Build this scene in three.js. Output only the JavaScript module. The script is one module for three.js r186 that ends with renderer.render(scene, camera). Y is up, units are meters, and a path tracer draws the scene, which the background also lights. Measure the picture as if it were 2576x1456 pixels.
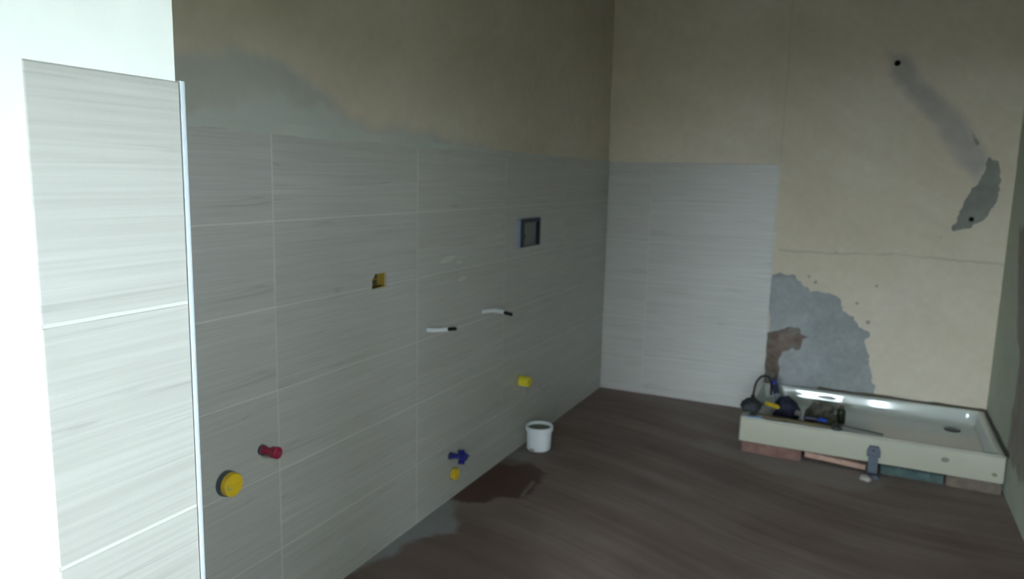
import * as THREE from 'three';
import { RectAreaLightUniformsLib } from 'three/addons/lights/RectAreaLightUniformsLib.js';
import { mergeGeometries, mergeVertices, toCreasedNormals } from 'three/addons/utils/BufferGeometryUtils.js';

// ------------------------------------------------------------------ camera, sky, exposure
const scene = new THREE.Scene();
const camera = new THREE.PerspectiveCamera(2 * Math.atan(728 / 1863.4) * 180 / Math.PI, 2576 / 1456, 0.05, 100);
camera.position.set(1.8397, 1.6722, 5.5672);
camera.rotation.set(-0.1519, 0.4445, 0.0232, 'YXZ');
camera.focus = 1.25;
camera.userData.fStop = 4.5;
scene.add(camera);

const renderer = new THREE.WebGLRenderer({ antialias: true });
renderer.toneMapping = THREE.LinearToneMapping;
renderer.toneMappingExposure = 2.55;
renderer.shadowMap.enabled = true;

// an even, bright overcast sky: the daylight that comes in through the openings behind and beside the camera
scene.background = new THREE.Color().setRGB(15.4, 18.5, 20.2);
// openings the daylight comes through [from, to, sill, head] (m): two in the wall behind the camera, one in the right wall beside it
const ROOM_R = 2.645, ROOM_F = 7.0, D1 = [1.01, 1.74, 0.0, 1.92], D2 = [2.08, 2.40, 0.0, 1.92], W2 = [4.52, 5.06, 1.36, 1.96];
RectAreaLightUniformsLib.init();
function daylight(name, [a0, a1, b0, b1], place, towards) {              // soft daylight filling an opening, of the opening's own size
  const l = new THREE.RectAreaLight(new THREE.Color().setRGB(0.77, 0.92, 1.0), 1.0, a1 - a0 - 0.11, b1 - b0 - 0.11);
  l.name = name; l.position.set(...place((a0 + a1) / 2, (b0 + b1) / 2)); l.lookAt(...towards((a0 + a1) / 2, (b0 + b1) / 2)); scene.add(l);
}
daylight('daylight_door', D1, (a, b) => [a, b, ROOM_F + 0.05], (a, b) => [a, b, 0]);
daylight('daylight_side_window', D2, (a, b) => [a, b, ROOM_F + 0.05], (a, b) => [a, b, 0]);
daylight('daylight_right_window', W2, (a, b) => [ROOM_R + 0.05, b, a], (a, b) => [0, b, a]);

// ------------------------------------------------------------------ noise and helpers
function hash(x, y, s) {
  let h = Math.imul(x | 0, 374761393) ^ Math.imul(y | 0, 668265263) ^ Math.imul(s | 0, 2147483647 ^ 0x5bd1e995);
  h = Math.imul(h ^ (h >>> 13), 1274126177); h ^= h >>> 16;
  return (h >>> 0) / 4294967296;
}
function vnoise(x, y, s = 0) {
  const xi = Math.floor(x), yi = Math.floor(y), fx = x - xi, fy = y - yi;
  const u = fx * fx * (3 - 2 * fx), v = fy * fy * (3 - 2 * fy);
  const a = hash(xi, yi, s), b = hash(xi + 1, yi, s), c = hash(xi, yi + 1, s), d = hash(xi + 1, yi + 1, s);
  return a + (b - a) * u + (c - a) * v + (a - b - c + d) * u * v;
}
function fbm(x, y, s = 0, o = 4) { let r = 0, a = 0.5, n = 0; for (let i = 0; i < o; i++) { r += a * vnoise(x, y, s + i * 17); n += a; a *= 0.5; x *= 2.03; y *= 2.03; } return r / n; }
const clamp = (x, a = 0, b = 1) => Math.min(b, Math.max(a, x));
const smooth = (a, b, x) => { const t = clamp((x - a) / (b - a)); return t * t * (3 - 2 * t); };
const mix = (a, b, t) => a.map((v, i) => v + (b[i] - v) * t);
let seed = 4711;
const rnd = () => { seed = (seed * 1664525 + 1013904223) >>> 0; return seed / 4294967296; };

function sdPoly(px, py, poly) {                       // signed distance, negative inside
  let d = Infinity, s = 1;
  for (let i = 0, j = poly.length - 1; i < poly.length; j = i++) {
    const ex = poly[j][0] - poly[i][0], ey = poly[j][1] - poly[i][1], wx = px - poly[i][0], wy = py - poly[i][1];
    const t = clamp((wx * ex + wy * ey) / (ex * ex + ey * ey)), bx = wx - ex * t, by = wy - ey * t;
    d = Math.min(d, bx * bx + by * by);
    if ((poly[i][1] > py) !== (poly[j][1] > py) && px < ex * (py - poly[i][1]) / ey + poly[i][0]) s = -s;
  }
  return s * Math.sqrt(d);
}
function tex(w, h, fn, linear = false) {              // fn(u, v) -> [r, g, b] 0..255 (v up)
  const data = new Uint8Array(w * h * 4);
  for (let j = 0; j < h; j++) for (let i = 0; i < w; i++) {
    const c = fn((i + 0.5) / w, (j + 0.5) / h), k = (j * w + i) * 4;
    data[k] = clamp(c[0], 0, 255); data[k + 1] = clamp(c[1], 0, 255); data[k + 2] = clamp(c[2], 0, 255); data[k + 3] = 255;
  }
  const t = new THREE.DataTexture(data, w, h, THREE.RGBAFormat);
  t.magFilter = THREE.LinearFilter; t.minFilter = THREE.LinearFilter; t.wrapS = t.wrapT = THREE.RepeatWrapping;
  if (!linear) t.colorSpace = THREE.SRGBColorSpace;
  t.needsUpdate = true;
  return t;
}
const std = (o) => new THREE.MeshStandardMaterial(o);
const phys = (o) => new THREE.MeshPhysicalMaterial(o);

const taken = new Map();
function numbered(name) { const n = taken.get(name) ?? 0; taken.set(name, n + 1); return n ? name + '_' + String(n).padStart(3, '0') : name; }
function mesh(name, geometry, material, parent) {
  const m = new THREE.Mesh(geometry, material); m.name = name; m.castShadow = m.receiveShadow = true; parent.add(m); return m;
}
function group(name, [x, y, z] = [0, 0, 0], turn = 0) {
  const g = new THREE.Group(); g.name = numbered(name); g.position.set(x, y, z); g.rotation.y = turn; scene.add(g); return g;
}
function structure(name, pos, turn) { const g = group(name, pos, turn); g.userData.kind = 'structure'; return g; }
function thing(name, label, category, pos, turn = 0, grp) {
  const g = group(name, pos, turn); g.userData = { label, category }; if (grp) g.userData.group = grp; return g;
}
// box given by its two corners
function box(x0, x1, y0, y1, z0, z1) { return new THREE.BoxGeometry(x1 - x0, y1 - y0, z1 - z0).translate((x0 + x1) / 2, (y0 + y1) / 2, (z0 + z1) / 2); }
// slab with a chamfered front (+z) edge; front face at z, uv of the front face over [u0,u1]x[v0,v1]
function slab(x0, x1, y0, y1, z, t, uv = [0, 1, 0, 1], c = 0.0012) {
  const P = [], U = [], I = [];
  const ring = (i, zz) => [[x0 + i, y0 + i, zz], [x1 - i, y0 + i, zz], [x1 - i, y1 - i, zz], [x0 + i, y1 - i, zz]];
  const rings = [ring(0, z - t), ring(0, z - c), ring(c, z)];
  const put = (p) => { P.push(...p); U.push(uv[0] + (uv[1] - uv[0]) * (p[0] - x0) / (x1 - x0), uv[2] + (uv[3] - uv[2]) * (p[1] - y0) / (y1 - y0)); return P.length / 3 - 1; };
  const quad = (a, b, cc, d) => { const k = [a, b, cc, d].map(put); I.push(k[0], k[1], k[2], k[0], k[2], k[3]); };
  for (let r = 0; r < 2; r++) for (let i = 0; i < 4; i++) { const j = (i + 1) % 4; quad(rings[r][i], rings[r][j], rings[r + 1][j], rings[r + 1][i]); }
  quad(...rings[2]);
  const g = new THREE.BufferGeometry(); g.setAttribute('position', new THREE.Float32BufferAttribute(P, 3)); g.setAttribute('uv', new THREE.Float32BufferAttribute(U, 2)); g.setIndex(I); g.computeVertexNormals();
  return g;
}
// extruded outline with holes, front face at z; uv = (xy - origin) / size
function plate(outline, holes, z, t, org = [0, 0], size = [1, 1], bevel = 0) {
  const s = new THREE.Shape(outline.map(([x, y]) => new THREE.Vector2(x, y)));
  for (const h of holes) s.holes.push(new THREE.Path(h.map(([x, y]) => new THREE.Vector2(x, y))));
  const g = new THREE.ExtrudeGeometry(s, { depth: t, bevelEnabled: bevel > 0, bevelThickness: bevel, bevelSize: bevel, bevelOffset: -bevel, bevelSegments: 1 });
  g.translate(0, 0, z - t - (bevel > 0 ? bevel : 0));
  const p = g.attributes.position, uv = g.attributes.uv;
  for (let i = 0; i < p.count; i++) uv.setXY(i, (p.getX(i) - org[0]) / size[0], (p.getY(i) - org[1]) / size[1]);
  return g;
}
const rect = (x0, x1, y0, y1) => [[x0, y0], [x1, y0], [x1, y1], [x0, y1]];
const circle = (cx, cy, r, n = 20) => Array.from({ length: n }, (_, i) => [cx + r * Math.cos(i / n * 2 * Math.PI), cy + r * Math.sin(i / n * 2 * Math.PI)]);
// outline made ragged: edges cut into short pieces and pushed about by noise
function ragged(poly, step, amp, s) {
  const out = [];
  poly.forEach((a, i) => {
    const b = poly[(i + 1) % poly.length], L = Math.hypot(b[0] - a[0], b[1] - a[1]), n = Math.max(1, Math.round(L / step)), nx = (b[1] - a[1]) / L, ny = -(b[0] - a[0]) / L;
    for (let k = 0; k < n; k++) {
      const x = a[0] + (b[0] - a[0]) * k / n, y = a[1] + (b[1] - a[1]) * k / n, d = (fbm(x * 28, y * 28, s, 3) - 0.5) * 2 * amp;
      out.push([x + nx * d, y + ny * d]);
    }
  });
  return out;
}
const lathe = (pts, n = 32) => new THREE.LatheGeometry(pts.map(([r, y]) => new THREE.Vector2(r, y)), n);
const outOfWall = (g) => g.rotateX(Math.PI / 2);      // lathe axis y -> +z (out of the wall in the wall's own axes)
function tube(pts, r, n = 24, m = 10) { return new THREE.TubeGeometry(new THREE.CatmullRomCurve3(pts.map((p) => new THREE.Vector3(...p))), n, r, m, false); }
// crumpled closed lump
function lump(rx, ry, rz, s, amp = 0.25, det = 20) {
  const g = mergeVertices(new THREE.SphereGeometry(1, det * 2, det).deleteAttribute('uv'));
  const p = g.attributes.position;
  for (let i = 0; i < p.count; i++) {
    const x = p.getX(i), y = p.getY(i), z = p.getZ(i);
    const f = 1 + amp * ((fbm(x * 2.1 + z * 1.3 + 9, y * 2.3 - z * 1.7 + 9, s, 4) - 0.5) * 2 + 0.6 * (1 - Math.abs(2 * vnoise(x * 3.1 + z * 2.2 + 20, y * 3.4 + z * 1.1 + 20, s + 5) - 1)) - 0.3);
    p.setXYZ(i, x * f * rx, Math.max(-0.35, y * f) * ry + 0.35 * ry, z * f * rz);
  }
  g.computeVertexNormals();
  return g;
}

// ------------------------------------------------------------------ sizes of the room (m): tile face of the left wall x = 0, tile face of the back wall z = 0
const XR = ROOM_R, ZF = ROOM_F, YC = 3.05, PW = 0.9055, ROW = 0.3, TOP = 1.8, J = 0.004;
const PX = 1.0, PZ = 4.834;                            // tiled corner of the projecting wall by the camera

// ------------------------------------------------------------------ materials
// large-format tile with fine horizontal veining, 0.9 x 0.3 m
function veinTile(s) {
  return tex(1024, 384, (u, v) => {
    const x = u * 0.9, y = v * 0.3;
    const warp = (fbm(x * 2.2 + 7, y * 7, s, 3) - 0.5) * 0.006;
    const yy = y + warp;
    const fine = fbm(x * 4.5, yy * 260, s + 3, 3) - 0.5, mid = fbm(x * 2.2, yy * 80, s + 7, 3) - 0.5, wide = fbm(x * 1.2, yy * 18, s + 11, 2) - 0.5;
    const ridge = Math.abs(fbm(x * 0.8, yy * 30, s + 19, 3) - 0.5);
    const vein = (1 - smooth(0.0, 0.02, ridge)) * smooth(0.45, 0.72, fbm(x * 4, yy * 40, s + 23, 2));
    const t = fine * 19 + mid * 9 + wide * 7 - vein * 13 + (hash(u * 1024, v * 384, s) - 0.5) * 4;
    return [184 + t, 181 + t * 1.01, 176 + t * 1.05];
  });
}
const tileMats = [3, 41, 87, 133].map((s) => phys({ map: veinTile(s), roughness: 0.42, clearcoat: 0.12, clearcoatRoughness: 0.35 }));
const groutMat = std({ color: 0xcfccc5, roughness: 0.95 });
const cutMat = std({ color: 0xc9c3b6, roughness: 0.9 });

const DAMP = [[3.999, 1.981], [3.821, 2.019], [3.671, 2.041], [3.580, 2.035], [3.464, 2.005], [3.337, 1.957], [3.246, 1.900], [3.174, 1.860], [2.875, 1.858], [2.586, 1.848], [2.161, 1.832], [1.982, 1.812], [1.9, 1.7], [4.4, 1.7], [4.7, 1.96]];
const DAMPL = [[3.95, 1.838], [3.695, 1.881], [3.584, 1.911], [3.382, 1.910], [3.246, 1.886], [3.199, 1.85], [2.9, 1.84], [2.6, 1.83], [2.6, 1.7], [3.95, 1.7]];
const CREAM = [209, 196, 177];
function plaster(x, y, s) {
  const n = fbm(x * 2.2, y * 2.2, s, 4) - 0.5, f = fbm(x * 26, y * 26, s + 31, 3) - 0.5, tr = fbm(x * 5 + y * 9, y * 2 - x, s + 57, 3) - 0.5;
  return CREAM.map((c, i) => c + n * 13 + f * 9 + tr * 7 + (i === 2 ? n * 8 : 0));
}
const leftTex = tex(1536, 768, (u, v) => {             // (s = -z from -7 to 0.0) x (y 1.6 .. 3.1)
  const z = 5.0 - u * 5.0, y = 1.6 + v * 1.5;
  let c = plaster(z, y, 5);
  const wob = (fbm(z * 9, y * 9, 71, 4) - 0.5) * 0.09;
  c = mix(c, [176, 178, 172].map((k) => k + (fbm(z * 14, y * 14, 77, 3) - 0.5) * 14), 0.75 * smooth(0.04, -0.045, sdPoly(z, y, DAMP) + wob));
  c = mix(c, [194, 196, 190], 0.7 * smooth(0.02, -0.03, sdPoly(z, y, DAMPL) + wob * 1.3));
  return c;
});
const leftMat = std({ map: leftTex, roughness: 0.92 });

const CHANNEL = [[1.865, 2.529], [1.983, 2.499], [2.075, 2.358], [2.271, 2.168], [2.394, 2.019], [2.497, 1.847], [2.484, 1.772], [2.438, 1.697], [2.303, 1.845], [2.195, 2.045], [2.020, 2.223], [1.890, 2.377]];
const CRACK = [[1.288, 1.192], [1.653, 1.193], [2.019, 1.212], [2.366, 1.196], [2.66, 1.189]];
const backTex = tex(1200, 1300, (u, v) => {
  const x = u * 2.7, y = v * 3.1;
  let c = plaster(x + 20, y, 9);
  const wob = (fbm(x * 12, y * 12, 81, 4) - 0.5) * 0.05;
  c = mix(c, [174, 168, 162].map((k) => k + (fbm(x * 16, y * 16, 83, 3) - 0.5) * 18), 0.9 * smooth(0.035, -0.045, sdPoly(x, y, CHANNEL) + wob));
  c = mix(c, [122, 121, 112], 0.75 * smooth(0.014, -0.004, Math.max(0, sdPoly(x, y, [[2.372, 2.031], [2.428, 1.94], [2.422, 1.938]])) + wob * 0.9));
  let dy = 9;
  for (let i = 0; i + 1 < CRACK.length; i++) if (x >= CRACK[i][0] && x < CRACK[i + 1][0]) dy = Math.abs(y - (CRACK[i][1] + (CRACK[i + 1][1] - CRACK[i][1]) * (x - CRACK[i][0]) / (CRACK[i + 1][0] - CRACK[i][0])) + (vnoise(x * 30, 2, 3) - 0.5) * 0.008);
  c = mix(c, [150, 146, 132], 0.33 * smooth(0.012, 0.003, dy) * smooth(0.3, 0.6, fbm(x * 7, 4, 6, 2) + 0.15));
  if (y > 1.8) c = mix(c, [180, 172, 148], 0.28 * smooth(0.009, 0.003, Math.abs(x - 1.252 - (vnoise(y * 20, 1, 2) - 0.5) * 0.01)));
  for (const [sx, sy, r] of [[1.93, 0.99, 0.014], [2.28, 1.34, 0.012], [1.66, 1.2, 0.01], [1.5, 1.02, 0.013], [1.545, 0.985, 0.018], [1.82, 0.86, 0.012], [1.9, 0.735, 0.016]])
    c = mix(c, [132, 132, 126], 0.8 * smooth(r, r * 0.4, Math.hypot(x - sx, y - sy) + wob * 0.35));
  return c;
});
const backMat = std({ map: backTex, roughness: 0.92 });

const RPATCH = [[0.82, 0.2], [0.84, 0.75], [0.62, 0.95], [0.4, 1.3], [0.36, 1.42], [0.6, 1.5], [1.6, 1.4], [2.2, 0.9], [2.0, 0.25], [1.2, 0.22]];
const rightTex = tex(900, 600, (u, v) => {
  const z = u * 4.5, y = v * 3.1;
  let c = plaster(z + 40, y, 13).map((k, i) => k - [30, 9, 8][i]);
  const wob = (fbm(z * 9, y * 9, 91, 4) - 0.5) * 0.09;
  c = mix(c, [140, 130, 122].map((k) => k + (fbm(z * 12, y * 12, 93, 3) - 0.5) * 24), 0.85 * smooth(0.03, -0.03, sdPoly(z, y, RPATCH) + wob));
  return c;
});
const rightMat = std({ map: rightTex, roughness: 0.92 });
const plainPlaster = std({ map: tex(512, 512, (u, v) => plaster(u * 2 + 60, v * 2, 17)), roughness: 0.92 });
const whitePlaster = std({ map: tex(512, 512, (u, v) => { const n = fbm(u * 6, v * 6, 19, 4) - 0.5, f = fbm(u * 50, v * 50, 23, 3) - 0.5; return [241 + n * 10 + f * 6, 241 + n * 10 + f * 6, 237 + n * 12 + f * 6]; }), roughness: 0.92 });
const ceilMat = std({ color: 0x3c2c1f, roughness: 0.9 });

// floor: brown tile under a wiped film of cement dust; a bare reddish patch and a grey smear by the left wall
const BARE = [[-0.05, 2.44], [0.0, 2.386], [-0.05, 1.95], [0.0, 1.82], [0.09, 1.80], [0.17, 1.74], [0.25, 1.78], [0.33, 1.9], [0.325, 2.2], [0.22, 2.27], [0.11, 2.391], [0.05, 2.40]];
const SMEAR = [[-0.05, 3.35], [0.02, 3.17], [0.05, 3.05], [0.08, 2.86], [0.145, 2.761], [0.217, 2.70], [0.182, 2.58], [0.067, 2.519], [0.049, 2.408], [-0.05, 2.39]];
const MORTAR = [[1.03, 0.86], [1.24, 0.94], [1.6, 0.90], [2.0, 0.95], [2.03, 1.1], [1.9, 1.2], [1.473, 1.15], [1.2, 1.02], [1.0, 0.95]];
const floorTex = tex(1100, 2048, (u, v) => {
  const x = u * 2.7, z = v * 5.4;
  const a = x + 0.25 * z, b = z - 0.22 * x + 0.12 * Math.sin(x * 2.2 + 0.6);
  const st = fbm(a * 0.9, b * 9, 101, 4) - 0.5, fine = fbm(a * 3, b * 46, 107, 3) - 0.5, blot = fbm(x * 2.3, z * 2.3, 113, 4) - 0.5;
  let film = clamp(0.62 + st * 0.85 + fine * 0.35 + blot * 0.7);
  const wob = (fbm(x * 12, z * 12, 117, 4) - 0.5) * 0.10;
  const bare = smooth(0.02, -0.03, sdPoly(x, z, BARE) + wob), dark = smooth(0.25, -0.1, Math.hypot((x - 0.32) / 0.5, (z - 3.1) / 0.42) - 1 + wob * 2);
  film *= (1 - 0.85 * bare) * (1 - 0.45 * dark);
  let c = mix([100, 80, 72], [147, 130, 124], film);
  c = mix(c, [86, 56, 49], bare * 0.75);
  const sm = smooth(0.03, -0.03, sdPoly(x, z, SMEAR) + wob * 0.8), mo = smooth(0.08, -0.03, sdPoly(x, z, MORTAR) + wob * 1.2);
  c = mix(c, [156, 160, 161], sm * 0.85);
  c = mix(c, [152, 144, 140], mo * 0.7);
  c = mix(c, [148, 136, 130], 0.7 * smooth(0.022, 0.006, Math.abs(sdPoly(x, z, [[0.314, 2.187], [0.29, 1.989], [0.293, 1.989]])) + Math.abs(wob) * 0.2));
  c = mix(c, [140, 144, 144], 0.6 * smooth(0.05, -0.03, Math.hypot(x - 0.06, (z - 1.68) * 0.8) - 0.05 + wob));
  const g = (hash(u * 1100, v * 2048, 3) - 0.5) * 5;
  return c.map((k) => k + g);
});
const floorMat = std({ map: floorTex, roughness: 0.62 });

const cementMat = std({ map: tex(512, 512, (u, v) => { const n = fbm(u * 5, v * 5, 201, 4) - 0.5, f = fbm(u * 40, v * 40, 203, 3) - 0.5, b = fbm(u * 2.3 + 4, v * 2.3, 205, 3) - 0.5; return [152 + n * 34 + f * 16 + b * 26, 154 + n * 32 + f * 16 + b * 26, 154 + n * 30 + f * 16 + b * 28]; }), roughness: 0.95 });
const darkCementMat = std({ map: tex(256, 256, (u, v) => { const n = fbm(u * 4, v * 4, 211, 4) - 0.5, f = fbm(u * 30, v * 30, 213, 3) - 0.5; return [130 + n * 30 + f * 14, 131 + n * 30 + f * 14, 124 + n * 28 + f * 14]; }), roughness: 0.95 });
const rubbleMat = std({ map: tex(512, 512, (u, v) => { const n = fbm(u * 14, v * 14, 221, 4), f = fbm(u * 60, v * 60, 223, 3) - 0.5, r = smooth(0.42, 0.62, fbm(u * 9 + 3, v * 9, 227, 3)); return mix([112, 108, 100], [114, 98, 89], r).map((c) => c + (n - 0.5) * 50 + f * 22); }), roughness: 0.97 });
const skimMat = std({ map: tex(256, 256, (u, v) => { const n = fbm(u * 4, v * 4, 231, 4) - 0.5; return [192 + n * 16, 194 + n * 16, 186 + n * 16]; }), roughness: 0.95 });

// ------------------------------------------------------------------ ground outside, floor, ceiling
{
  const g = structure('ground');
  mesh('turf', box(-20, 24, -0.6, -0.35, -16, 30), std({ color: 0x45463c, roughness: 0.95 }), g);
  const f = structure('floor');
  const top = new THREE.PlaneGeometry(2.7, 5.4).rotateX(-Math.PI / 2).translate(1.35, 0.0, 2.7);
  const uv = top.attributes.uv, p = top.attributes.position;
  for (let i = 0; i < p.count; i++) uv.setXY(i, p.getX(i) / 2.7, p.getZ(i) / 5.4);
  const slabG = box(-0.3, XR + 0.3, -0.25, -0.002, -0.3, ZF + 0.3);
  mesh('floor_surface', top, floorMat, f);
  mesh('floor_slab', slabG, std({ color: 0x6b6460, roughness: 0.8 }), f);
  const c = structure('ceiling');
  mesh('ceiling_slab', box(-0.3, XR + 0.3, YC, YC + 0.25, -0.3, ZF + 0.3), ceilMat, c);
}

// ------------------------------------------------------------------ left wall (own axes: x = -z of the room, z = out of the wall)
const wallLeft = structure('wall_left', [0, 0, 0], Math.PI / 2);
const BOXH = [[-3.060, 1.190], [-2.957, 1.190], [-2.957, 1.253], [-3.040, 1.253], [-3.048, 1.240], [-3.060, 1.233]];   // opening for the electrical box
mesh('plaster', plate(rect(-5.0, 0.2, -0.2, YC), [rect(-3.062, -2.955, 1.189, 1.254)], -0.012, 0.24, [-5.0, 1.6], [5.0, 1.5]), leftMat, wallLeft);
mesh('grout_bed', plate(rect(-PZ, 0, 0, TOP - 0.004), [rect(-3.062, -2.955, 1.189, 1.254)], -0.0009, 0.010), groutMat, wallLeft);
let nt = 0;
for (let r = 0; r < 6; r++) for (let k = 0; k < 6; k++) {
  const z0 = k * PW + J / 2, z1 = Math.min((k + 1) * PW - J / 2, PZ - 0.003), y1 = TOP - r * ROW - J / 2, y0 = y1 - ROW + J;
  const mat = tileMats[(k * 5 + r * 3 + ((k * r) % 3)) % 4], dz = (rnd() - 0.5) * 0.0009, flip = (nt++ % 2);
  const w = (z1 - z0) / 0.9, uv = flip ? [1, 1 - w, 0, 1] : [0, w, 0, 1];
  const x0 = -z1, x1 = -z0;
  if (k === 3 && r === 1) {
    mesh('tile', plate([[x0, y0], [-3.060, y0], [-3.060, 1.233], [-3.048, 1.240], [-3.040, 1.253], [-2.957, 1.253], [-2.957, y0], [x1, y0], [x1, y1], [x0, y1]], [], dz, 0.009, [x0, y0], [0.9, 0.3]), mat, wallLeft);
  } else if (k === 3 && r === 2) {
    mesh('tile', plate([[x0, y0], [x1, y0], [x1, y1], [-2.957, y1], [-2.957, 1.191], [-3.060, 1.191], [-3.060, y1], [x0, y1]], [], dz, 0.009, [x0, y0], [0.9, 0.3]), mat, wallLeft);
  } else mesh('tile', slab(x0, x1, y0, y1, dz, 0.009, uv), mat, wallLeft);
}
// plaster made good over the top edge of the tiles
{
  const low = [[3.945, 1.803], [3.831, 1.804], [3.698, 1.800], [3.550, 1.801], [3.407, 1.793], [3.248, 1.792], [3.150, 1.798], [2.875, 1.801], [2.687, 1.792], [2.365, 1.799], [2.028, 1.798], [1.683, 1.791], [1.085, 1.797], [0.4, 1.798], [0.005, 1.800]];
  const up = [[0.005, 1.806], [1.0, 1.807], [1.7, 1.809], [2.2, 1.813], [2.7, 1.818], [3.2, 1.83], [3.6, 1.834], [3.945, 1.826], [PZ - 0.01, 1.818], [PZ - 0.01, 1.802]];
  mesh('skim_band', plate(ragged([...low.map(([z, y]) => [-z, y - 0.005]), ...up.map(([z, y]) => [-z, y])], 0.03, 0.004, 5), [], 0.0035, 0.015), skimMat, wallLeft);
  for (const [z, y, w, h, a] of [[2.44, 1.262, 0.07, 0.012, 0.12], [2.30, 1.150, 0.045, 0.010, 0.1], [2.33, 1.235, 0.03, 0.008, 0.1], [1.50, 0.350, 0.016, 0.030, 0]]) {   // dried grout smears left on the tile faces
    const o = Array.from({ length: 18 }, (_, i) => { const t = i / 18 * 2 * Math.PI; return [-z + w * Math.cos(t), y + h * Math.sin(t) + a * w * Math.cos(t)]; });
    mesh('grout_smear', plate(ragged(o, 0.01, 0.004, 9), [], 0.0012, 0.0012), std({ color: 0xcdcac2, roughness: 0.95 }), wallLeft);
  }
}

// ------------------------------------------------------------------ back wall
const wallBack = structure('wall_back');
const HOLES = [[1.925, 2.456, 0.019], [2.437, 1.465, 0.016]];
mesh('plaster', plate(rect(-0.02, XR + 0.2, -0.2, YC), HOLES.map(([x, y, r]) => circle(x, y, r)), -0.009, 0.06, [0, 0], [2.7, 3.1]), backMat, wallBack);
mesh('masonry', box(-0.2, XR + 0.2, -0.2, YC, -0.31, -0.12), std({ color: 0x8c8377, roughness: 1 }), wallBack);
mesh('grout_bed', box(0, 1.247, 0, TOP - 0.003, -0.010, -0.0012), groutMat, wallBack);
for (let r = 0; r < 6; r++) for (const [x0, x1] of [[0.002, 0.3385], [0.3405, 1.25]]) {
  const y1 = TOP - r * ROW - 0.0012, y0 = y1 - ROW + 0.0024, w = (x1 - x0) / 0.909, f = (r % 2);
  mesh('tile', slab(x0, x1, y0, y1, (rnd() - 0.5) * 0.0008, 0.009, f ? [w, 0, 0, 1] : [1 - w, 1, 0, 1]), tileMats[(r * 3 + (x0 > 0.2 ? 1 : 2)) % 4], wallBack);
}
const CEMENT = [[1.251, 1.016], [1.300, 1.033], [1.367, 1.026], [1.408, 1.015], [1.443, 0.970], [1.492, 0.946], [1.508, 0.910], [1.546, 0.919], [1.611, 0.925], [1.676, 0.911], [1.711, 0.858], [1.748, 0.806], [1.814, 0.762], [1.844, 0.704], [1.884, 0.680], [1.922, 0.671], [1.903, 0.599], [1.932, 0.490], [1.952, 0.380], [1.977, 0.313], [1.995, 0.20], [1.6, 0.12], [1.251, 0.12], [1.251, 0.266]];
const BRICKED = [[1.252, 0.585], [1.291, 0.599], [1.343, 0.626], [1.409, 0.651], [1.457, 0.647], [1.487, 0.607], [1.533, 0.589], [1.495, 0.565], [1.479, 0.496], [1.448, 0.486], [1.434, 0.496], [1.369, 0.462], [1.345, 0.414], [1.352, 0.326], [1.334, 0.14], [1.252, 0.13], [1.252, 0.401]];
const DARK = [[2.490, 1.859], [2.541, 1.835], [2.567, 1.786], [2.575, 1.675], [2.557, 1.575], [2.522, 1.499], [2.495, 1.447], [2.433, 1.413], [2.381, 1.385], [2.343, 1.388], [2.326, 1.426], [2.363, 1.453], [2.368, 1.518], [2.393, 1.595], [2.421, 1.646], [2.450, 1.684], [2.465, 1.747], [2.481, 1.797]];
mesh('cement_patch', plate(ragged(CEMENT, 0.010, 0.024, 21), [], -0.006, 0.004), cementMat, wallBack).userData.label = 'large grey cement patch with ragged edge';
mesh('bare_masonry', plate(ragged(BRICKED, 0.012, 0.012, 23), [], -0.0035, 0.004), rubbleMat, wallBack).userData.label = 'brown rough bare masonry';
mesh('dark_patch', plate(ragged(DARK, 0.010, 0.018, 25), [circle(2.437, 1.465, 0.016)], -0.0065, 0.003), darkCementMat, wallBack).userData.label = 'dark grey mortar patch around the lower pipe hole';
for (const [x, y, r] of HOLES) {                        // capped ends of the buried pipes, deep in their holes
  const m = mesh('pipe_socket', outOfWall(lathe([[r * 1.0, -0.06], [r * 0.98, 0.0], [r * 0.72, 0.0], [r * 0.7, -0.05], [0.0, -0.05]], 20)), std({ color: 0x15171a, roughness: 0.6 }), wallBack);
  m.position.set(x, y, -0.016);
}

// ------------------------------------------------------------------ right wall (own axes: x = z of the room), with a window beside the camera
const wallRight = structure('wall_right', [XR, 0, 0], -Math.PI / 2);
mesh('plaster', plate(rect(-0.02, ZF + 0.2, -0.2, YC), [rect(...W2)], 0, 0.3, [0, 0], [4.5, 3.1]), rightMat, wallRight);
const win2 = structure('window_1', [XR, 0, 0], -Math.PI / 2);
const frameMat = std({ color: 0xe6e4de, roughness: 0.5 });
function frame(parent, [a0, a1, b0, b1], zf, mull = []) {
  const w = 0.055;
  mesh('frame', mergeGeometries([box(a0, a1, b0, b0 + w, zf, zf + 0.06), box(a0, a1, b1 - w, b1, zf, zf + 0.06), box(a0, a0 + w, b0 + w, b1 - w, zf, zf + 0.06), box(a1 - w, a1, b0 + w, b1 - w, zf, zf + 0.06), ...mull.map((m) => box(m - 0.03, m + 0.03, b0 + w, b1 - w, zf, zf + 0.06))]), frameMat, parent);
}
frame(win2, W2, -0.22);

// ------------------------------------------------------------------ wall behind the camera, with a wide and a narrow opening
const wallFront = structure('wall_front');
{
  const g = plate([[-0.2, -0.2], [XR + 0.2, -0.2], [XR + 0.2, YC], [-0.2, YC]], [rect(D1[0], D1[1], 0.001, D1[3]), rect(D2[0], D2[1], 0.001, D2[3])], 0.0, 0.25, [0, 0], [2, 2]);
  g.translate(0, 0, ZF + 0.25);
  mesh('plaster', g, plainPlaster, wallFront);
  const d1 = structure('door_1', [0, 0, ZF]); frame(d1, D1, 0.08);
  const d2 = structure('window_2', [0, 0, ZF]); frame(d2, D2, 0.08);
}

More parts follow.
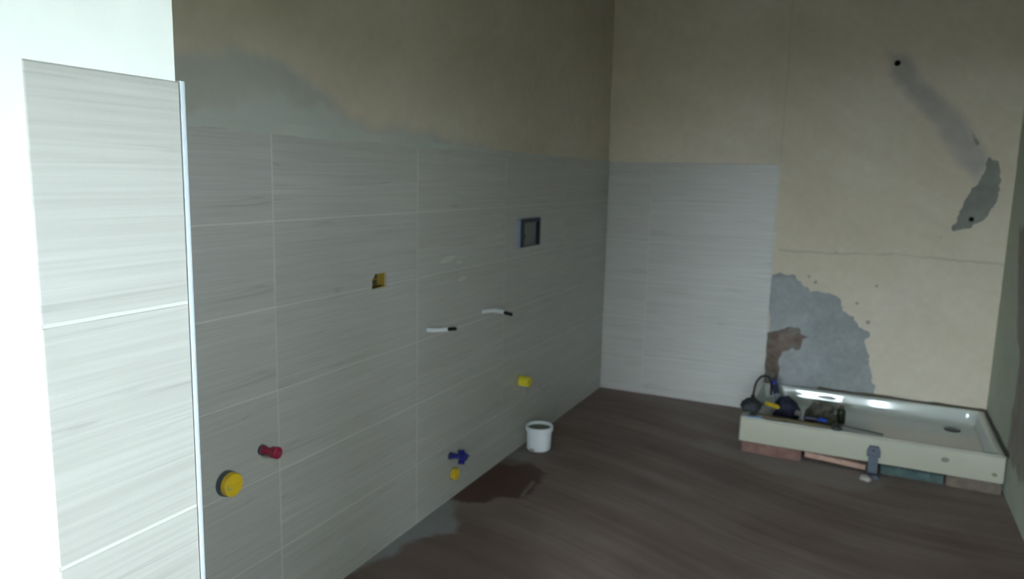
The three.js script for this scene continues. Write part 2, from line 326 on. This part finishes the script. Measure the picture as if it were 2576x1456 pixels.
// ------------------------------------------------------------------ projecting wall at the left of the camera: plaster, tiles, corner trim
const pier = structure('wall_partition', [PX, 0, 0], Math.PI / 2);
mesh('plaster', plate(rect(-(ZF + 0.02), -(PZ + 0.016), 0, YC), [], -0.011, PX - 0.012, [0, 0], [2, 2]), whitePlaster, pier);
mesh('plaster', plate([[-(ZF + 0.02), 0], [-5.0502, 0], [-5.0502, 1.7856], [-(PZ + 0.018), 1.7856], [-(PZ + 0.018), YC], [-(ZF + 0.02), YC]], [], -0.0006, 0.011, [0, 0], [2, 2]), whitePlaster, pier);
const PT = 1.787, PR = 0.298, PE = 5.05;
mesh('grout_bed', box(-(PE - 0.001), -(PZ + 0.013), 0, PT - 0.002, -0.0111, -0.0009), groutMat, pier);
for (let r = 0; r < 6; r++) {
  const y1 = PT - r * PR - 0.002, y0 = Math.max(0.001, y1 - PR + 0.004);
  const off = [0.36, 0.05, 0.6, 0.2, 0.7, 0.4][r];
  mesh('tile', slab(-PE, -(PZ + 0.0125), y0, y1, 0, 0.009, [off, off + 0.23, 0, 1]), tileMats[[1, 0, 2, 3, 1, 0][r]], pier);
  for (const [a, b] of [[0.012, PX - 0.09 - 0.81 - 0.004 + 0.0], [PX - 0.9, PX - 0.014]]) if (b - a > 0.03) {   // tiles on the end face, turned away from the camera
    const t = mesh('tile', slab(-b, -a, y0, y1, 0, 0.009, [0, (b - a) / 0.9, 0, 1]), tileMats[(r + 2) % 4], pier);
    t.rotation.y = Math.PI / 2; t.position.set(-(PZ), 0, -PX);
  }
}
{
  const t = structure('trim_1', [PX, 0, 0], Math.PI / 2);
  const s = new THREE.Shape();                                            // quarter-round edge profile, plan view (x along the wall, y out of it)
  s.moveTo(0, -0.013); s.lineTo(0.011, -0.013); s.lineTo(0.011, -0.008); s.quadraticCurveTo(0.0105, 0.0012, 0.002, 0.0012); s.lineTo(0, 0.0012); s.closePath();
  const g = new THREE.ExtrudeGeometry(s, { depth: PT - 0.0, bevelEnabled: false, curveSegments: 8 });
  g.rotateX(-Math.PI / 2); g.scale(1, 1, -1);                            // up along y, out along z
  const idx = g.index; if (!idx) { const p = g.attributes.position.array, n = g.attributes.position.count; for (let i = 0; i < n; i += 3) for (let k = 0; k < 3; k++) { const a = p[(i + 1) * 3 + k]; p[(i + 1) * 3 + k] = p[(i + 2) * 3 + k]; p[(i + 2) * 3 + k] = a; } }
  g.computeVertexNormals();
  mesh('corner_profile', g.translate(-(PZ + 0.011), 0, 0), phys({ color: 0xd3dae2, roughness: 0.3 }), t);
}

// ------------------------------------------------------------------ things on the left wall
const yellow = phys({ color: 0xe6c026, roughness: 0.45 }), yellow2 = phys({ color: 0xe6d438, roughness: 0.45 });
const pipeGrey = std({ color: 0x4b5258, roughness: 0.5 });
const onLeft = (name, label, category, z, y, grp) => thing(name, label, category, [0, y, z], Math.PI / 2, grp);
const bar = (r, a, b, c = 0.002) => [[0, a], [r - c, a], [r, a + c], [r, b - c], [r - c, b], [0, b]];
{
  // wide drain pipe stub with its plug, seen nearly from the end
  const t = onLeft('pipe_stub', 'large round yellow plug in a dark grey pipe stub beside the white corner trim', 'pipe plug', 3.872, 0.648);
  mesh('pipe', outOfWall(lathe([[0.036, -0.01], [0.0425, -0.01], [0.0425, 0.016], [0.040, 0.019], [0.036, 0.019]], 40)), pipeGrey, t);
  const p = mesh('plug', outOfWall(lathe([[0, 0.002], [0.037, 0.002], [0.0395, 0.014], [0.0395, 0.036], [0.0375, 0.039], [0.034, 0.039], [0.032, 0.036], [0, 0.036]], 40)), yellow, t);
  mesh('grip', box(-0.026, 0.026, -0.003, 0.003, 0.034, 0.0395), yellow, p);
  const m = mesh('moulded_mark', outOfWall(lathe([[0, 0.0359], [0.009, 0.0359], [0.009, 0.0372], [0, 0.0372]], 20)), std({ color: 0xb9b48c, roughness: 0.6 }), p);
  m.position.set(-0.02, -0.003, 0);
}
function waterPlug(name, label, z, y, col, tilt, len, wings) {
  const t = onLeft(name, label, 'pipe plug', z, y);
  mesh('socket', outOfWall(lathe([[0.011, -0.008], [0.019, -0.008], [0.019, 0.008], [0.017, 0.010], [0.011, 0.010]], 28)), std({ color: 0x3f4450, roughness: 0.5 }), t);
  const m = phys({ color: col, roughness: 0.4 });
  const b = mesh('stem', outOfWall(lathe([[0, 0.0], [0.0155, 0.0], [0.0165, 0.006], [0.0165, 0.018], [0.0135, 0.022], [0.0125, len * 0.58], [0.014, len * 0.62], [0, len * 0.64]], 28)), m, t);
  b.rotation.x = -tilt;
  const h = mesh('head', outOfWall(lathe([[0, len * 0.60], [0.016, len * 0.60], [0.0205, len * 0.66], [0.021, len - 0.004], [0.019, len], [0.012, len], [0.0105, len - 0.012], [0, len - 0.012]], 28)), m, t);
  h.rotation.x = -tilt;
  for (let i = 0; i < wings; i++) {
    const w = mesh('wing', new THREE.BoxGeometry(0.009, 0.026, len * 0.36).translate(0, 0.027, len * 0.80), m, t);
    w.rotation.set(-tilt, 0, i * 2 * Math.PI / wings + 0.35, 'XYZ');
  }
}
waterPlug('water_plug', 'red screw-in plug on a water outlet, up and right of the large yellow plug', 3.708, 0.708, 0x9c1f42, 0.02, 0.078, 0);
waterPlug('water_plug', 'dark blue winged plug on a water outlet just above a small yellow plug', 2.405, 0.240, 0x161c7a, 0.12, 0.098, 3);
{
  const t = onLeft('pipe_stub', 'small yellow plug near the floor under the dark blue water plug', 'pipe plug', 2.375, 0.133);
  mesh('pipe', outOfWall(lathe([[0.026, -0.01], [0.032, -0.01], [0.032, 0.006], [0.026, 0.006]], 32)), std({ color: 0x8a8d8c, roughness: 0.6 }), t);
  const p = mesh('plug', outOfWall(lathe([[0, 0.0], [0.0275, 0.0], [0.030, 0.006], [0.0315, 0.022], [0.030, 0.026], [0.026, 0.026], [0.025, 0.022], [0, 0.022]], 32)), yellow, t);
  mesh('grip', box(-0.02, 0.02, -0.003, 0.003, 0.021, 0.027), yellow, p);
}
{
  const t = onLeft('pipe_stub', 'long pale yellow ribbed plug on the wall above the white pot', 'pipe plug', 1.575, 0.438);
  mesh('pipe', outOfWall(lathe([[0.024, -0.01], [0.0305, -0.01], [0.0305, 0.006], [0.024, 0.006]], 32)), std({ color: 0x8f8f88, roughness: 0.6 }), t);
  const p = mesh('plug', outOfWall(lathe([[0, 0.0], [0.027, 0.0], [0.030, 0.004], [0.030, 0.040], [0.028, 0.042], [0.028, 0.047], [0.031, 0.049], [0.031, 0.070], [0.028, 0.074], [0.024, 0.074], [0.022, 0.066], [0, 0.066]], 32)), yellow2, t);
  for (let i = 0; i < 6; i++) { const r = mesh('rib', new THREE.BoxGeometry(0.004, 0.004, 0.034).translate(0, 0.0308, 0.021), yellow2, p); r.rotation.z = i * Math.PI / 3; }
}
function conduit(label, z, y, pts, r) {
  const t = onLeft('cable_conduit', label, 'conduit', z, y, 'white conduits with black ends');
  const curve = new THREE.CatmullRomCurve3(pts.map((p) => new THREE.Vector3(...p)));
  const at = (a, b) => { const q = []; for (let i = 0; i <= 14; i++) q.push(curve.getPointAt(a + (b - a) * i / 14).toArray()); return q; };
  const hollow = tube(at(0, 0.76), r, 26, 14), end = new THREE.CircleGeometry(r, 14);
  const e = curve.getPointAt(0.76), d = curve.getTangentAt(0.76);
  end.applyQuaternion(new THREE.Quaternion().setFromUnitVectors(new THREE.Vector3(0, 0, 1), d)); end.translate(e.x, e.y, e.z);
  mesh('sleeve', mergeGeometries([hollow, end]), phys({ color: 0xe9ecf0, roughness: 0.35 }), t);
  const e2 = curve.getPointAt(1), d2 = curve.getTangentAt(1), tip = new THREE.SphereGeometry(r * 0.82, 14, 8);
  tip.scale(1, 1, 0.7); tip.applyQuaternion(new THREE.Quaternion().setFromUnitVectors(new THREE.Vector3(0, 0, 1), d2)); tip.translate(e2.x, e2.y, e2.z);
  mesh('end_cap', mergeGeometries([tube(at(0.74, 1), r * 0.82, 12, 14), tip]), std({ color: 0x0b0c0d, roughness: 0.55 }), t);
}
conduit('straight white conduit with black end, the lower of two on the tiled wall', 2.625, 0.941, [[0, 0, -0.01], [0, 0.004, 0.04], [0, 0.012, 0.09], [0, 0.022, 0.152]], 0.0105);
conduit('bent white conduit with black end, the upper and further of two on the tiled wall', 2.064, 0.940, [[0, 0, -0.01], [0, 0.010, 0.04], [0, 0.014, 0.09], [0, 0.003, 0.172]], 0.0115);
{
  // electrical box sunk in the wall: five thin sides, open to the room
  const t = onLeft('electrical_box', 'small sunken yellow electrical box in the tiles between the vertical joints', 'electrical box', 3.008, 1.190);
  const m = phys({ color: 0xa88f3a, roughness: 0.6 }), dark = std({ color: 0x4a4530, roughness: 0.9 });
  const x0 = -0.0515, x1 = 0.0505, y0 = 0.0005, y1 = 0.0635, zb = -0.052, zf = -0.010, w = 0.0025;
  mesh('back', box(x0, x1, y0, y1, zb, zb + w), dark, t);
  mesh('side', mergeGeometries([box(x0, x1, y0, y0 + w, zb + w, zf), box(x0, x1, y1 - w, y1, zb + w, zf), box(x0, x0 + w, y0 + w, y1 - w, zb + w, zf), box(x1 - w, x1, y0 + w, y1 - w, zb + w, zf)]), m, t);
  mesh('partition', box(-0.03, 0.046, 0.031, 0.034, zb + w, zb + 0.012), m, t);
}
{
  // access frame of the hidden cistern
  const t = onLeft('access_frame', 'dark blue rectangular access frame with pale outer side standing proud of the tiles', 'frame', 1.518, 1.258);
  const navy = phys({ color: 0x141a34, roughness: 0.5 }), pale = phys({ color: 0x8c97a8, roughness: 0.45 });
  const w = 0.142, h = 0.168, z = 0.028;
  mesh('sleeve', mergeGeometries([box(-w, -w + 0.004, 0, h, 0.0002, z - 0.003), box(w - 0.004, w, 0, h, 0.0002, z - 0.003), box(-w + 0.004, w - 0.004, 0, 0.004, 0.0002, z - 0.003), box(-w + 0.004, w - 0.004, h - 0.004, h, 0.0002, z - 0.003)]), pale, t);
  const inner = [box(-w + 0.001, -w + 0.050, 0.001, h - 0.001, z - 0.003, z), box(w - 0.024, w - 0.001, 0.001, h - 0.001, z - 0.003, z), box(-w + 0.050, w - 0.024, 0.001, 0.006, z - 0.003, z), box(-w + 0.050, w - 0.024, h - 0.024, h - 0.001, z - 0.003, z),
    box(-w + 0.004, -w + 0.008, 0.004, h - 0.004, 0.0002, z - 0.003), box(w - 0.008, w - 0.004, 0.004, h - 0.004, 0.0002, z - 0.003), box(-w + 0.008, w - 0.008, h - 0.008, h - 0.004, 0.0002, z - 0.003)];
  mesh('rim', mergeGeometries(inner), navy, t);
  mesh('back_panel', box(-w + 0.008, w - 0.008, 0.004, h - 0.008, 0.0003, 0.003), std({ color: 0x7d7c7c, roughness: 0.8 }), t);
  mesh('clip', box(-w + 0.07, -w + 0.10, 0.05, 0.075, 0.003, 0.012), navy, t);
}

// ------------------------------------------------------------------ white pot on the floor by the left wall
{
  const t = thing('plastic_pot', 'open white plastic pot standing on the brown floor against the tiles', 'pot', [0.112, 0.0, 1.50]);
  mesh('body', lathe([[0, 0.0], [0.071, 0.0], [0.0745, 0.003], [0.0765, 0.07], [0.0775, 0.112], [0.0835, 0.116], [0.086, 0.122], [0.0868, 0.146], [0.0845, 0.150], [0.0775, 0.150], [0.0735, 0.145], [0.072, 0.11], [0.070, 0.012], [0, 0.012]], 56), phys({ color: 0xeef3f8, roughness: 0.32 }), t);
  mesh('dried_mortar', lathe([[0, 0.124], [0.04, 0.127], [0.071, 0.132]], 32), darkCementMat, t);
  const h = mesh('handle_lug', new THREE.BoxGeometry(0.03, 0.012, 0.008).translate(0, 0.013, 0.077), std({ color: 0xa9aba6, roughness: 0.7 }), t);
  h.rotation.y = -0.15;
}

// ------------------------------------------------------------------ shower tray on its bricks
const skirtMat = std({ color: 0xa8a594, roughness: 0.6 });
const trayMat = phys({ color: 0xcfd3cd, roughness: 0.10, clearcoat: 0.8, clearcoatRoughness: 0.05 });
const TX0 = 1.226, TX1 = 2.632, TZ0 = 0.008, TZ1 = 0.935, TY0 = 0.072, TY1 = 0.226;
{
  const t = thing('shower_tray', 'white shower tray raised on bricks in the corner', 'shower tray', [(TX0 + TX1) / 2, TY0, (TZ0 + TZ1) / 2]);
  const W = (TX1 - TX0) / 2, D = (TZ1 - TZ0) / 2, H = TY1 - TY0, N = 8;
  const ring = (ins, y, rad) => {
    const out = [], w = W - ins, d = D - ins;
    [[1, 1, 0], [-1, 1, 90], [-1, -1, 180], [1, -1, 270]].forEach(([sx, sz, a0]) => { for (let i = 0; i <= N; i++) { const a = (a0 + 90 * i / N) * Math.PI / 180; out.push([sx * (w - rad) + rad * Math.cos(a), y, sz * (d - rad) + rad * Math.sin(a)]); } });
    const full = [];                                                       // extra points along the straight sides keep the shading true
    out.forEach((p, i) => { full.push(p); if (i % (N + 1) === N) { const q = out[(i + 1) % out.length]; for (const f of [0.012, 0.05, 0.2, 0.4, 0.6, 0.8, 0.95, 0.988]) full.push([p[0] + (q[0] - p[0]) * f, y, p[2] + (q[2] - p[2]) * f]); } });
    return full;
  };
  const loft = (rings, cap, base) => {
    const P = [], I = [], n = rings[0].length;
    rings.forEach((r) => r.forEach((p) => P.push(...p)));
    for (let r = 0; r + 1 < rings.length; r++) for (let i = 0; i < n; i++) { const j = (i + 1) % n, a = r * n + i, b = r * n + j, c = a + n, d = b + n; I.push(a, c, b, b, c, d); }
    if (cap) { const c = P.length / 3; P.push(...cap); const o = (rings.length - 1) * n; for (let i = 0; i < n; i++) I.push(o + i, c, o + (i + 1) % n); }
    if (base) { const c = P.length / 3; P.push(...base); for (let i = 0; i < n; i++) I.push(i, (i + 1) % n, c); }
    const g = new THREE.BufferGeometry(); g.setAttribute('position', new THREE.Float32BufferAttribute(P, 3)); g.setIndex(I);
    return toCreasedNormals(g, 0.6);
  };
  mesh('basin', loft([ring(0.0045, H - 0.0035, 0.014), ring(0.010, H, 0.014),
    ring(0.036, H, 0.03), ring(0.041, H - 0.002, 0.035), ring(0.045, H - 0.008, 0.04), ring(0.0475, H - 0.02, 0.045), ring(0.0523, H - 0.045, 0.05), ring(0.0570, H - 0.070, 0.055), ring(0.064, H - 0.085, 0.06), ring(0.080, H - 0.093, 0.07), ring(0.115, H - 0.096, 0.08)], [0, H - 0.099, 0]), trayMat, t);
  mesh('skirt', loft([ring(0.002, 0, 0.012), ring(0, 0.004, 0.014), ring(0, H - 0.010, 0.014), ring(0.0045, H - 0.0035, 0.014)], null, [0, 0.002, 0]), skirtMat, t).userData.label = 'dull cream outer skirt';
  const dr = mesh('drain', lathe([[0.036, 0.004], [0.045, 0.004], [0.047, 0.001], [0.047, -0.004], [0, -0.004]].map(([r, y]) => [r, y]), 32), std({ color: 0x2b2f30, roughness: 0.5, metalness: 0.2 }), t);
  dr.position.set(2.441 - (TX0 + TX1) / 2, H - 0.0955, 0.224 - (TZ0 + TZ1) / 2);
  mesh('drain_plate', lathe([[0, 0.003], [0.03, 0.003], [0.034, 0.0]], 24), std({ color: 0x55595a, roughness: 0.5 }), dr);
  for (const [x, y, r] of [[0.415, 0.085, 0.014], [0.655, 0.045, 0.011]]) {                    // dirty knocks on the front face
    const o = mesh('stain', new THREE.ShapeGeometry(new THREE.Shape(ragged(circle(0, 0, r, 14), 0.005, 0.006, Math.round(x * 100)).map(([a, b]) => new THREE.Vector2(a * 1.3, b)))), std({ color: 0x7b7a6c, roughness: 0.9 }), t);
    o.position.set(x, y, D + 0.0006);
  }
}
// bead of dried mortar between tray and wall
{
  const t = structure('trim_2');
  const pts = []; for (let i = 0; i <= 40; i++) { const x = 1.62 + (TX1 - 1.62) * i / 40; pts.push([x, TY1 + 0.002 + (vnoise(x * 14, 1, 3) - 0.5) * 0.008, -0.001]); }
  mesh('mortar_bead', tube(pts, 0.009, 80, 8), std({ color: 0x5c574c, roughness: 1 }), t);
  const p2 = []; for (let i = 0; i <= 20; i++) { const z = 0.01 + 0.9 * i / 20; p2.push([XR - 0.006, TY1 + (vnoise(z * 14, 5, 3) - 0.5) * 0.008, z]); }
  mesh('mortar_bead', tube(p2, 0.008, 40, 8), std({ color: 0x5a5a52, roughness: 1 }), t);
}
const brickTex = (r, g, b, s) => tex(256, 128, (u, v) => { const n = fbm(u * 8, v * 4, s, 4) - 0.5, f = fbm(u * 50, v * 25, s + 5, 3) - 0.5; return [r + n * 40 + f * 24, g + n * 34 + f * 20, b + n * 30 + f * 18]; });
function block(name, label, [x0, x1, y0, y1, z0, z1], mat, tilt = 0) {
  const t = thing(name, label, 'brick', [(x0 + x1) / 2, y0, (z0 + z1) / 2]);
  const w = (x1 - x0) / 2, h = y1 - y0, d = (z1 - z0) / 2;
  mesh('brick', plate(rect(-w, w, 0, h), [], d - 0.0, 2 * d - 0.006, [-w, 0], [0.25, 0.125], 0.003), mat, t);
  t.rotation.z = tilt;
  return t;
}
block('clay_brick', 'red clay brick under the left end of the shower tray', [1.245, 1.597, 0.0, 0.070, 0.76, 0.925], std({ map: brickTex(116, 86, 78, 301), roughness: 0.95 }));
block('clay_brick', 'thin pale pink clay brick wedged at a slant under the shower tray', [1.615, 1.950, 0.024, 0.058, 0.78, 0.928], std({ map: brickTex(162, 130, 116, 311), roughness: 0.95 }), -0.058);
block('concrete_block', 'dark blue-grey block under the shower tray right of the upright support', [2.03, 2.352, 0.0, 0.052, 0.74, 0.90], std({ map: brickTex(70, 86, 84, 321), roughness: 0.95 }));
block('clay_brick', 'dull brown brick under the right end of the shower tray', [2.362, 2.628, 0.0, 0.0705, 0.75, 0.915], std({ map: brickTex(104, 92, 82, 331), roughness: 0.95 }));
{
  const t = thing('support_bracket', 'blue-grey upright support bracket standing against the tray front', 'bracket', [1.985, 0.0, 0.955]);
  const m = std({ color: 0x444c58, roughness: 0.55 });
  mesh('leg', box(-0.026, 0.026, 0.018, 0.125, -0.004, 0.016), m, t);
  mesh('upper_plate', plate([[-0.036, 0.115], [0.036, 0.115], [0.036, 0.150], [0.024, 0.178], [-0.024, 0.178], [-0.036, 0.150]], [circle(0, 0.15, 0.008)], 0.010, 0.012), m, t);
  mesh('bolt', outOfWall(lathe([[0, 0], [0.007, 0], [0.007, 0.016], [0, 0.018]], 8)).translate(0, 0.15, 0.0), std({ color: 0x70767c, roughness: 0.4, metalness: 0.6 }), t);
  mesh('foot', mergeGeometries([box(-0.032, 0.032, 0.008, 0.020, -0.012, 0.045), box(-0.04, 0.04, 0.0, 0.009, -0.015, 0.052)]), m, t);
  const l = thing('mortar_lump', 'small pale lump of mortar at the foot of the upright support', 'mortar', [1.955, 0.0, 1.045]);
  mesh('lump', lump(0.034, 0.022, 0.026, 7, 0.3, 10), std({ color: 0x9a938d, roughness: 1 }), l);
}

// ------------------------------------------------------------------ tools and rubbish on the left end of the tray
const IN = TY1 - 0.098;                                    // level of the tray's inside floor
{
  const cloth = (c) => std({ color: c, roughness: 0.95 });
  let t = thing('paper_sack', 'crumpled grey-beige paper sack lying in the shower tray', 'sack', [1.672, IN, 0.45]);
  mesh('paper', lump(0.086, 0.085, 0.11, 31, 0.34, 26), cloth(0x716d63), t);
  mesh('folded_mouth', lump(0.028, 0.05, 0.09, 33, 0.3, 14), cloth(0x5d5a50), t).position.set(-0.075, 0.0, 0.0);
  t = thing('cloth_bag', 'dark navy crumpled cloth bag in the tray beside the paper sack', 'bag', [1.462, IN, 0.47]);
  mesh('cloth', lump(0.075, 0.085, 0.12, 41, 0.36, 24), cloth(0x353850), t);
  mesh('strap', tube([[-0.05, 0.075, 0.07], [-0.01, 0.112, 0.06], [0.03, 0.105, 0.06], [0.06, 0.06, 0.07]], 0.007, 20, 8), cloth(0x24263a), t);
  t = thing('rag', 'dark grey rag heaped over the left rim of the tray', 'rag', [1.262, TY1 + 0.001, 0.72]);
  mesh('cloth', lump(0.055, 0.045, 0.10, 51, 0.4, 18), cloth(0x3a3d40), t);
  t = thing('cable', 'black cable looped upright above the left rim of the tray', 'cable', [1.275, TY1 + 0.009, 0.35]);
  mesh('loop', tube([[-0.03, 0.0, 0.16], [-0.035, 0.035, 0.08], [-0.03, 0.075, 0.0], [0.0, 0.105, -0.05], [0.04, 0.10, -0.06], [0.06, 0.06, -0.03], [0.07, 0.0, 0.02]], 0.0075, 48, 8), std({ color: 0x1b1d1e, roughness: 0.6 }), t);
  mesh('plug', lathe([[0, 0], [0.012, 0], [0.014, 0.008], [0.013, 0.03], [0.007, 0.036], [0, 0.036]], 14).rotateX(Math.PI / 2).translate(-0.03, 0.013, 0.15), std({ color: 0x1b1d1e, roughness: 0.6 }), t);
  // leaning tube with a blue cap
  t = thing('sealant_tube', 'dark sealant tube with bright blue cap leaning at the back left of the tray', 'tube', [1.40, IN, 0.30]);
  const st = new THREE.Group(); st.name = 'cartridge'; st.rotation.set(-0.55, 0, 0.30); t.add(st);
  mesh('barrel', lathe([[0, 0.0], [0.021, 0.0], [0.022, 0.003], [0.022, 0.165], [0.019, 0.17], [0.010, 0.172], [0, 0.172]], 24), std({ color: 0x30344a, roughness: 0.5 }), st);
  mesh('band', lathe([[0.0223, 0.05], [0.0225, 0.052], [0.0225, 0.10], [0.0223, 0.102]], 24), std({ color: 0x8d97a0, roughness: 0.5 }), st);
  mesh('cap', lathe([[0, 0.170], [0.019, 0.170], [0.019, 0.198], [0.015, 0.204], [0, 0.204]], 24), phys({ color: 0x1a22a0, roughness: 0.4 }), st);
  // trowel with a yellow handle
  t = thing('hand_trowel', 'yellow-handled hand tool lying across the left end of the tray', 'trowel', [1.375, TY1 + 0.001, 0.64], -0.55);
  mesh('handle', lathe([[0, 0], [0.010, 0.002], [0.014, 0.02], [0.012, 0.06], [0.015, 0.09], [0.010, 0.105], [0, 0.106]], 18).rotateZ(-Math.PI / 2).translate(-0.045, 0.016, 0), phys({ color: 0xd2ac18, roughness: 0.45 }), t);
  mesh('blade', plate([[-0.055, -0.02], [-0.155, -0.045], [-0.165, 0.0], [-0.155, 0.045], [-0.055, 0.02]], [], 0, 0.002).rotateX(-Math.PI / 2).translate(0, 0.004, 0), std({ color: 0x6d7478, roughness: 0.35, metalness: 0.8 }), t);
  mesh('neck', tube([[-0.044, 0.016, 0], [-0.06, 0.014, 0], [-0.075, 0.004, 0]], 0.004, 8, 6), std({ color: 0x6d7478, roughness: 0.35, metalness: 0.8 }), t);
  t = thing('paper_tag', 'pale blue slip on the front left corner of the tray rim', 'paper', [1.305, TY1 + 0.0005, 0.905], 0.25);
  mesh('slip', mergeGeometries([box(-0.035, 0.02, 0, 0.003, -0.018, 0.018), new THREE.BoxGeometry(0.03, 0.003, 0.036).rotateZ(0.3).translate(0.034, 0.0062, 0)]), std({ color: 0x7f9fca, roughness: 0.7 }), t);
  t = thing('wood_strip', 'narrow brown wooden strip along the front rim of the tray', 'wood strip', [1.535, TY1 + 0.0005, 0.880], -0.045);
  mesh('strip', slab(-0.21, 0.21, 0.0, 0.014, 0.014, 0.028, [0, 1, 0, 1], 0.002), std({ map: tex(256, 32, (u, v) => { const n = fbm(u * 4, v * 12, 411, 4) - 0.5; return [92 + n * 40, 82 + n * 36, 58 + n * 30]; }), roughness: 0.9 }), t);
  t = thing('marker_pen', 'dark marker with bright blue cap in front of the paper sack', 'marker', [1.675, TY1 + 0.0005, 0.800], -0.10);
  mesh('barrel', lathe([[0, 0], [0.011, 0.001], [0.012, 0.01], [0.012, 0.085], [0, 0.085]], 16).rotateZ(-Math.PI / 2).translate(-0.09, 0.0125, 0), std({ color: 0x23263a, roughness: 0.5 }), t);
  mesh('cap', lathe([[0, 0], [0.0135, 0], [0.0135, 0.045], [0.011, 0.05], [0, 0.05]], 16).rotateZ(-Math.PI / 2).translate(-0.005, 0.0138, 0), phys({ color: 0x143a9c, roughness: 0.4 }), t);
  t = thing('small_lid', 'small black lid on the tray front rim beyond the wooden strip', 'lid', [1.775, TY1 + 0.0005, 0.905]);
  mesh('lid', lathe([[0, 0], [0.024, 0], [0.026, 0.004], [0.025, 0.016], [0.022, 0.019], [0, 0.019]], 20), std({ color: 0x23282c, roughness: 0.5 }), t);
  t = thing('bottle', 'small dark green bottle at the right end of the paper sack', 'bottle', [1.79, IN, 0.42]);
  mesh('body', lathe([[0, 0], [0.026, 0], [0.028, 0.004], [0.028, 0.075], [0.022, 0.09], [0.011, 0.097], [0, 0.097]], 22), phys({ color: 0x28381f, roughness: 0.35 }), t);
  mesh('cap', lathe([[0, 0.096], [0.012, 0.096], [0.012, 0.113], [0, 0.115]], 16), std({ color: 0x5b3a34, roughness: 0.5 }), t);
  t = thing('plaster_crumb', 'whitish lump of plaster on the navy cloth bag', 'plaster', [1.535, IN + 0.050, 0.565]);
  mesh('lump', lump(0.022, 0.024, 0.02, 61, 0.3, 10), std({ color: 0x9d979a, roughness: 1 }), t);
  t = thing('wooden_lath', 'thin grey lath lying with one end on the front rim of the tray', 'lath', [1.88, TY1 + 0.0005, 0.85], -0.27);
  mesh('lath', slab(-0.13, 0.15, 0, 0.008, 0.014, 0.030, [0, 1, 0, 1], 0.001), std({ color: 0x6a6c66, roughness: 0.9 }), t);
}

renderer.render(scene, camera);
